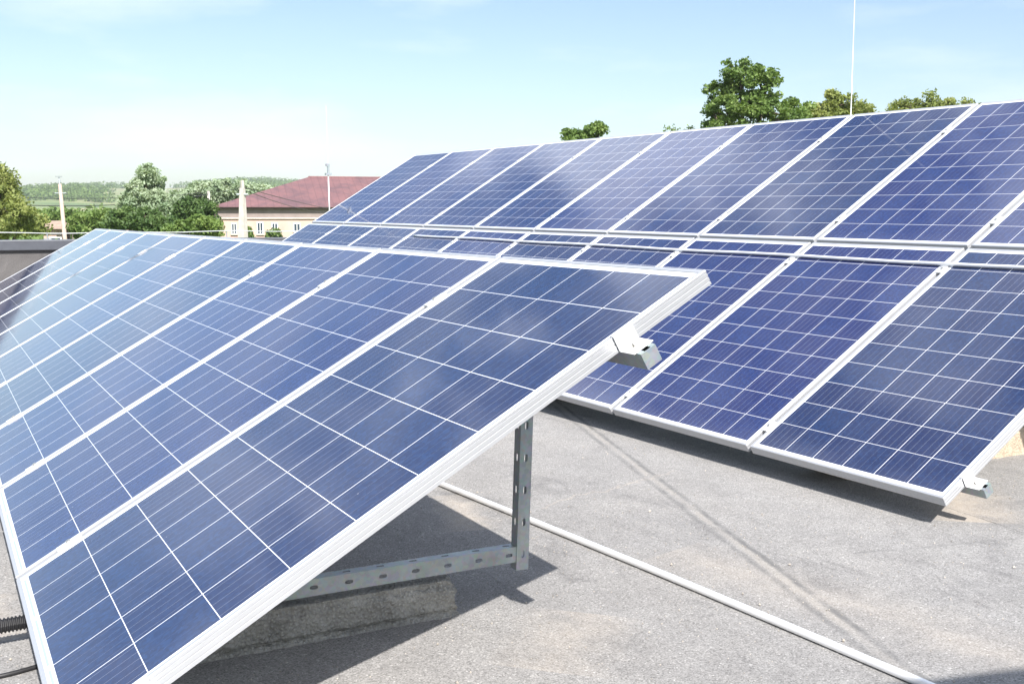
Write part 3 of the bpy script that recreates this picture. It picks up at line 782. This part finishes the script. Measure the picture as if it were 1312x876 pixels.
for i, (x, y, a_, b_, lv) in enumerate(((1160, 132, 18, 13, 1900), (1187, 128, 18, 12, 2300), (1214, 129, 16, 11, 2100), (1243, 131, 18, 9, 1700), (1140, 140, 12, 9, 900))):
    tree('sparse_tree', ground_under(x, D), [lobe(x, y + 6, D, a_, b_), lobe(x + 6, y + 18, D, a_, b_)], L_YEL,
         ['thin yellowish treetop over the back array, left of the middle of three', 'tallest thin yellowish treetop above the back array at right', 'thin yellowish treetop right of the tallest one above the back array', 'low thin treetop nearest the right picture edge', 'faint low treetop just right of the round yellow green tree'][i],
         'thin treetops above the right end of the back array', 80 + i, int(lv * 0.8), 0.07, 0.36, dens=8)
D = 42
tree('bushy_tree', ground_under(745, D), [lobe(733, 173, D, 15, 8), lobe(757, 170, D, 14, 9), lobe(768, 166, D, 8, 7), lobe(745, 186, D, 28, 12)], L_MID, 'green treetop peeking over the middle of the back array', None, 12, 6500, 0.075, 0.24)
for i, x in enumerate((862, 886)):
    tree('sparse_tree', ground_under(x, D), [lobe(x, 168, D, 8, 5), lobe(x, 176, D, 10, 6)], L_MID,
         ['tiny leafless looking twig top over the back array, left one', 'tiny sparse treetop just left of the tall dark tree'][i], 'tiny treetops above the back array', 90 + i, 260, 0.06, 0.22, trunk_r=0.08)

# woods on the hills: nobody could count them
rnd = np.random.RandomState(21); cen = []
from mathutils import noise as mnoise
tries = 0
while len(cen) < 2600 and tries < 90000:
    tries += 1
    r = 200 + 1750 * rnd.uniform() ** 0.7; az = rnd.uniform(-20, 3)
    p = Vector((r * math.cos(R(az)), r * math.sin(R(az)), 0)); n_ = mnoise.noise(p * 0.0065 + Vector((5, 3, 0))) + 0.5 * mnoise.noise(p * 0.021)
    thr = 0.33 if r < 1350 else 0.16
    if r < 420: thr = 0.0
    if n_ > thr: cen.append((p.x, p.y, hill(r, az), r))
allc = []; alls = []
for (x, y, z, r) in cen:
    h = rnd.uniform(4.5, 9); n_ = 34; q_ = rnd.normal(size=(n_, 3)); q_ /= np.linalg.norm(q_, axis=1)[:, None]
    q_ *= np.array([h * .55, h * .55, h * .5]) * rnd.uniform(.75, 1.05, n_)[:, None]; allc.append(q_ + np.array([x, y, z + h * .45]))
me = leaf_mesh('hill_woods', np.concatenate(allc), 1.15, rnd, 0.8); me.materials.append(L_MID)
o = bpy.data.objects.new('hill_woods', me); COL.objects.link(o); tag(o, 'patches of dark woodland spread over the distant green hills', 'woods', kind='stuff')
# scrub filling the low ground between houses
cen = []
for _ in range(900):
    r = rnd.uniform(70, 210); az = rnd.uniform(-20, 3); cen.append((r * math.cos(R(az)), r * math.sin(R(az)), GZ, rnd.uniform(2.2, 4.6)))
allc = []
for x, y, z, h in cen:
    n_ = 60; q_ = rnd.normal(size=(n_, 3)); q_ /= np.linalg.norm(q_, axis=1)[:, None]; q_ *= np.array([h * .7, h * .7, h * .5]) * rnd.uniform(.5, 1.05, n_)[:, None]; allc.append(q_ + np.array([x, y, z + h * .45]))
me = leaf_mesh('scrub', np.concatenate(allc), 0.34, rnd, 0.6); me.materials.append(L_MID)
o = bpy.data.objects.new('scrub', me); COL.objects.link(o); tag(o, 'low green scrub filling the valley between the houses', 'scrub', kind='stuff')

# ------------------------------------------------------------------ houses
def roof_mat(name, c, dark, rib=3.0):
    k = NT(name); v = k.coord(); sp = k.n('SeparateXYZ'); k.l(v, sp.inputs[0])
    n1 = k.noise(v, 0.5, 6, 0.65, 0.8); n2 = k.noise(k.coord(scale=(1, 1, 3)), 2.5, 5, 0.7)
    cc = k.mix(k.ramp(n1, [(0.42, 0.0), (0.62, 0.8)]), c, dark); cc = k.mix(0.5, cc, k.ramp(n2, [(0.3, 0.75), (0.7, 1.2)]), 'MULTIPLY')
    st = k.math('FRACT', k.math('MULTIPLY', sp.outputs[0], rib)); ln = k.math('LESS_THAN', st, 0.12)
    cc = k.mix(k.math('MULTIPLY', ln, 0.35), cc, tuple(x * .5 for x in c)); k.col(cc); k.set(Roughness=0.6); k.bump(st, 0.3, 0.02); return k.m
M_RED = roof_mat('red_sheet_roof', (0.20, 0.098, 0.098), (0.115, 0.066, 0.074), 1.6)
M_TAN = roof_mat('tan_tile_roof', (0.42, 0.30, 0.22), (0.30, 0.2, 0.15), 2.5)
M_PEACH = simple('peach_render', (0.56, 0.40, 0.33), 0.9, nsc=0.9, var=0.10)
M_BAND = simple('grey_beige_render', (0.27, 0.225, 0.205), 0.9, nsc=1.2, var=0.12)
M_TRIM = simple('pale_trim', (0.62, 0.56, 0.48), 0.8, nsc=3, var=0.1)
M_DARK = simple('dark_soffit', (0.12, 0.09, 0.08), 0.8, nsc=3)  # one dark brown for soffit and downpipe
k = NT('window_glass'); k.col((0.05, 0.07, 0.09)); k.set(Roughness=0.08); M_PANE = k.m
M_WFR = simple('white_window_frame', (0.75, 0.75, 0.73), 0.5, var=0.05)

E1 = at(271, 264.3, 90); E2 = at(421, 265.2, 92.5)
ev = Vector((E2.x - E1.x, E2.y - E1.y, 0)).normalized(); nv = Vector((ev.y, -ev.x, 0))
if nv.dot(FWD) > 0: nv = -nv                    # nv points to the viewer
HE = (E1.z + E2.z) / 2
root = empty('house', (E1.x, E1.y, GZ), label='long peach rendered house with a stained red hipped sheet roof', cat='house')
root.rotation_euler = (0, 0, math.atan2(ev.y, ev.x)); bpy.context.view_layer.update()
# in the house frame: x along the facade, y = local side; find which side is away from the viewer
ydir = Vector((-ev.y, ev.x, 0)); sgn = 1 if ydir.dot(FWD) > 0 else -1
HL, HD, H = 34.0, 16.0, HE - GZ
def hb(name, mat, x0, x1, y0, y1, z0, z1, parent=root, bevel=0):
    q = MB(); ya, yb = sorted((y0 * sgn, y1 * sgn)); q.box(x0, x1, ya, yb, z0, z1); return q.build(name, mat, parent, bevel=bevel)
zc = CX.z - 0.18 - GZ
hb('wall', M_PEACH, 0.5, HL - 0.5, 0.5, HD, 0, zc)
hb('upper_wall', M_BAND, 0.5, HL - 0.5, 0.5, HD, zc + 0.1, H - 0.08)
hb('cornice', M_TRIM, 0.4, HL - 0.4, 0.36, HD + 0.1, zc, zc + 0.1)
hb('soffit', M_DARK, 0.1, HL - 0.1, 0.1, HD + .4, H - 0.16, H - 0.04)
rh = 2.75; hp = 8.6
q = MB(); y0, y1, ym = 0 * sgn, (HD + 0.5) * sgn, (HD + .5) / 2 * sgn
q.add([(0, y0, H - 0.06), (HL, y0, H - 0.06), (HL, y1, H - .06), (0, y1, H - .06), (0, y0, H), (HL, y0, H), (HL, y1, H), (0, y1, H), (hp, ym, H + rh), (HL - hp, ym, H + rh)],
      [(0, 1, 2, 3), (0, 1, 5, 4), (1, 2, 6, 5), (2, 3, 7, 6), (3, 0, 4, 7), (4, 5, 9, 8), (5, 6, 9), (6, 7, 8, 9), (7, 4, 8)])
rf = q.build('roof', M_RED, root)
q = MB(); q.tube([(hp, ym, H + rh), (HL - hp, ym, H + rh)], 0.10, 8); q.build('ridge_cap', M_RED, rf)
def along(x, D=95):           # photograph column -> metres along the facade
    d = at(x, 290, 1) - CX; d.z = 0
    # intersect with the facade line
    A_ = Matrix(((d.x, -ev.x), (d.y, -ev.y))); sol = A_.inverted() @ Vector((E1.x - CX.x, E1.y - CX.y)); return sol[1], sol[0]
for (x, yt, yb, wp) in ((333.5, 284.5, 300, 8), (352.5, 285.5, 297, 8), (381, 286, 297, 9), (300, 286, 300, 7)):
    s_, dd = along(x); zt_ = CX.z - (yt - 277.7) / FPX * dd - GZ; zb_ = CX.z - (yb - 277.7) / FPX * dd - GZ; hw = wp * dd / FPX / 2
    wn = hb('window', M_WFR, s_ - hw, s_ + hw, 0.46, 0.5, zb_, zt_)
    hb('pane', M_PANE, s_ - hw + .07, s_ - .03, 0.445, 0.46, zb_ + .07, zt_ - .07, wn); hb('pane', M_PANE, s_ + .03, s_ + hw - .07, 0.445, 0.46, zb_ + .07, zt_ - .07, wn)
    hb('sill', M_TRIM, s_ - hw - .06, s_ + hw + .06, 0.36, 0.5, zb_ - .07, zb_, wn)
q = MB(); q.tube([(0.25, 0.35 * sgn, 0), (0.25, 0.35 * sgn, H - .1)], 0.06, 8); q.build('downpipe', M_DARK, root)
# shrubs before the windows
for i, (x, y, a_) in enumerate(((319, 296, 5), (352, 300, 9))):
    dd = 84; tree('shrub', ground_under(x, dd), [lobe(x, y, dd, a_, 7 if i == 0 else 5), lobe(x, y + 12, dd, a_, 8)], L_MID, ['narrow green shrub beside the white tapered pole', 'green shrub below the middle window of the peach house'][i], 'shrubs by the peach house', 120 + i, 2500, 0.10, 0.35, cat='shrub', trunk_r=.05)

def small_house(name, xl, xr, ye, yr, Dn, mat, rmat, label, turn=0.0, ridge_across=True):
    a, b = at(xl, ye, Dn), at(xr, ye, Dn); wv = Vector((b.x - a.x, b.y - a.y, 0)); W_ = wv.length
    r = empty(name, (a.x, a.y, GZ), label=label, cat='house'); r.rotation_euler = (0, 0, math.atan2(wv.y, wv.x) + turn)
    He = a.z - GZ; Hr = (at(xl, yr, Dn).z - a.z); q = MB(); q.box(0.15, W_ - .15, .15, 7, 0, He)
    ym = 3.6
    if not ridge_across: q.add([(0.15, .15, He), (W_ - .15, .15, He), (W_ / 2, .15, He + Hr - .05), (0.15, 7, He), (W_ - .15, 7, He), (W_ / 2, 7, He + Hr - .05)], [(0, 1, 2), (3, 5, 4), (0, 2, 5, 3), (1, 4, 5, 2)])
    q.build('wall', mat, r); q = MB(); t = .12
    if ridge_across:
        q.add([(-.3, -.3, He - .05), (W_ + .3, -.3, He - .05), (W_ - W_ * .18, ym, He + Hr), (W_ * .18, ym, He + Hr), (-.3, 7.4, He - .05), (W_ + .3, 7.4, He - .05)], [(0, 1, 2, 3), (4, 3, 2, 5), (0, 3, 4), (1, 5, 2), (0, 4, 5, 1)])
    else:
        for s1 in (0, 1):
            xa = -.35 if s1 == 0 else W_ + .35; q.add([(xa, -.35, He - .12), (W_ / 2, -.35, He + Hr), (W_ / 2, 7.3, He + Hr), (xa, 7.3, He - .12), (xa, -.35, He - .12 + t), (W_ / 2, -.35, He + Hr + t), (W_ / 2, 7.3, He + Hr + t), (xa, 7.3, He - .12 + t)],
                  [(0, 1, 2, 3), (4, 5, 6, 7), (0, 1, 5, 4), (2, 3, 7, 6), (0, 3, 7, 4)])
    q.build('roof', rmat, r)
    q = MB(); q.box(W_ * .45, W_ * .45 + .8, .08, .15, He - 1.7, He - .6); wn = q.build('window', M_WFR, r); q = MB(); q.box(W_ * .45 + .08, W_ * .45 + .72, .06, .08, He - 1.62, He - .68); q.build('pane', M_PANE, wn)
    return r
small_house('cottage', 52, 73, 292.5, 283, 75, M_PEACH, M_TAN, 'small cottage with a tan roof just left of the brown utility pole', 0.25)
small_house('cottage', 88, 112, 299, 288, 80, M_BAND, M_TAN, 'reddish gabled cottage roof between the brown pole and the array corner', -0.1, False)
small_house('cottage', 214, 236, 288, 275, 95, M_PEACH, M_TAN, 'pale cottage glimpsed between the dark bushes left of the house', 0.2, False)

# ------------------------------------------------------------------ utility poles and wires
M_POLE = simple('pale_weathered_wood', (0.46, 0.36, 0.30), 0.85, nsc=5, var=0.15)
M_WPOLE = simple('white_concrete_pole', (0.46, 0.43, 0.39), 0.85, nsc=4, var=0.12)
def pole(label, top, bot_px, D, r0, r1, mat, square=False, arm=0.5, cap=True):
    t = at(top[0], top[1], D); b = at(bot_px[0], bot_px[1], D); d = (b - t); k = (GZ - t.z) / d.z; base = t + d * k
    root = empty('utility_pole', tuple(base), label=label, cat='utility pole'); bpy.context.view_layer.update()
    q = MB(); mm = t.lerp(base, 0.36)
    if square: q.tube([base, mm, t - Vector((0, 0, .3)), t - Vector((0, 0, .3)), t], [r1 * 1.15, r1, r0 * 1.3, r0, r0 * .8], 4)
    else: q.tube([base, t], [r1, r0], 12)
    child(q, 'pole', mat, root, smooth=not square)
    if arm:
        h = t - (t - base).normalized() * 0.55
        q = MB(); q.tube([h - RIGHT * arm, h + RIGHT * arm], 0.045, 6); ar = child(q, 'crossarm', M_GALV, root)
        for s1 in (-1, -.45, .45, 1):
            q = MB(); p = h + RIGHT * arm * s1 * .95; q.tube([p, p + Vector((0, 0, .16))], [0.05, 0.03], 8); o = q.build('insulator', M_TRIM, ar); 
            o.matrix_parent_inverse = root.matrix_world.inverted() if False else Matrix.Identity(4)
            o.matrix_world = Matrix.Identity(4)
    return root
pole('brown utility pole with a dark bracket, standing left before the hills', (76.6, 236), (83, 304), 66, 0.10, 0.16, M_POLE, arm=0.35)
t = at(75.3, 226, 66); b = at(76.6, 237, 66); q = MB(); q.tube([b, t], [0.06, 0.045], 8); q.box(t.x - .1, t.x + .1, t.y - .18, t.y + .18, t.z - .05, t.z + .02)
pm = [o for o in bpy.data.objects if o.name.startswith('utility_pole')][0]
child(q, 'pole_spike', M_GALV, pm)
pole('white tapered concrete pole standing before the peach house', (310.2, 231), (311.5, 302), 42, 0.085, 0.20, M_WPOLE, True, arm=0.22)
pole('small thin pale pole left of the house corner', (267, 245), (268, 272), 92, 0.12, 0.15, M_WPOLE, arm=0.0)
M_CABLE = simple('dark_power_cable', (0.05, 0.05, 0.05), 0.6)
def cable(pa, pb, sag, r, label):
    pts = [pa.lerp(pb, i / 24) + Vector((0, 0, -sag * 4 * (i / 24) * (1 - i / 24))) for i in range(25)]
    q = MB(); q.tube(pts, r, 5); tag(q.build('power_cable', M_CABLE, smooth=True), label, 'power cable', 'power cables of the village')
cable(at(-30, 251.5, 60), at(267, 246, 92), 0.3, 0.018, 'upper thin power cable passing the brown utility pole')
cable(at(-30, 260, 60), at(267, 248.5, 92), 0.5, 0.028, 'thicker lower power cable passing the brown utility pole')
cable(at(267, 246, 92), at(310, 240, 42), 0.1, 0.014, 'short power cable from the small thin pole to the white tapered pole')
cable(at(311, 240, 42), at(470, 272, 98), 0.25, 0.016, 'upper power cable sloping across the red roof')
cable(at(311, 243, 42), at(430, 272, 95), 0.3, 0.014, 'lower power cable sloping across the red roof')

# ------------------------------------------------------------------ haze
def haze(x0, x1, y0, y1, z0, z1, dens):
    q = MB(); q.box(x0, x1, y0, y1, z0, z1); m_ = bpy.data.materials.new('pale_air'); m_.use_nodes = True; t_ = m_.node_tree
    t_.nodes.remove(t_.nodes['Principled BSDF']); pv = t_.nodes.new('ShaderNodeVolumePrincipled'); pv.inputs['Color'].default_value = (0.86, 0.93, 1, 1); pv.inputs['Density'].default_value = dens
    pv.inputs['Anisotropy'].default_value = 0.1
    t_.links.new(pv.outputs[0], t_.nodes['Material Output'].inputs['Volume']); tag(q.build('haze', m_), 'pale summer haze over the valley', 'haze', kind='stuff')
HAZE = 0.00025
if HAZE: haze(-400, 6100, -3000, 3000, -60, 75, HAZE)
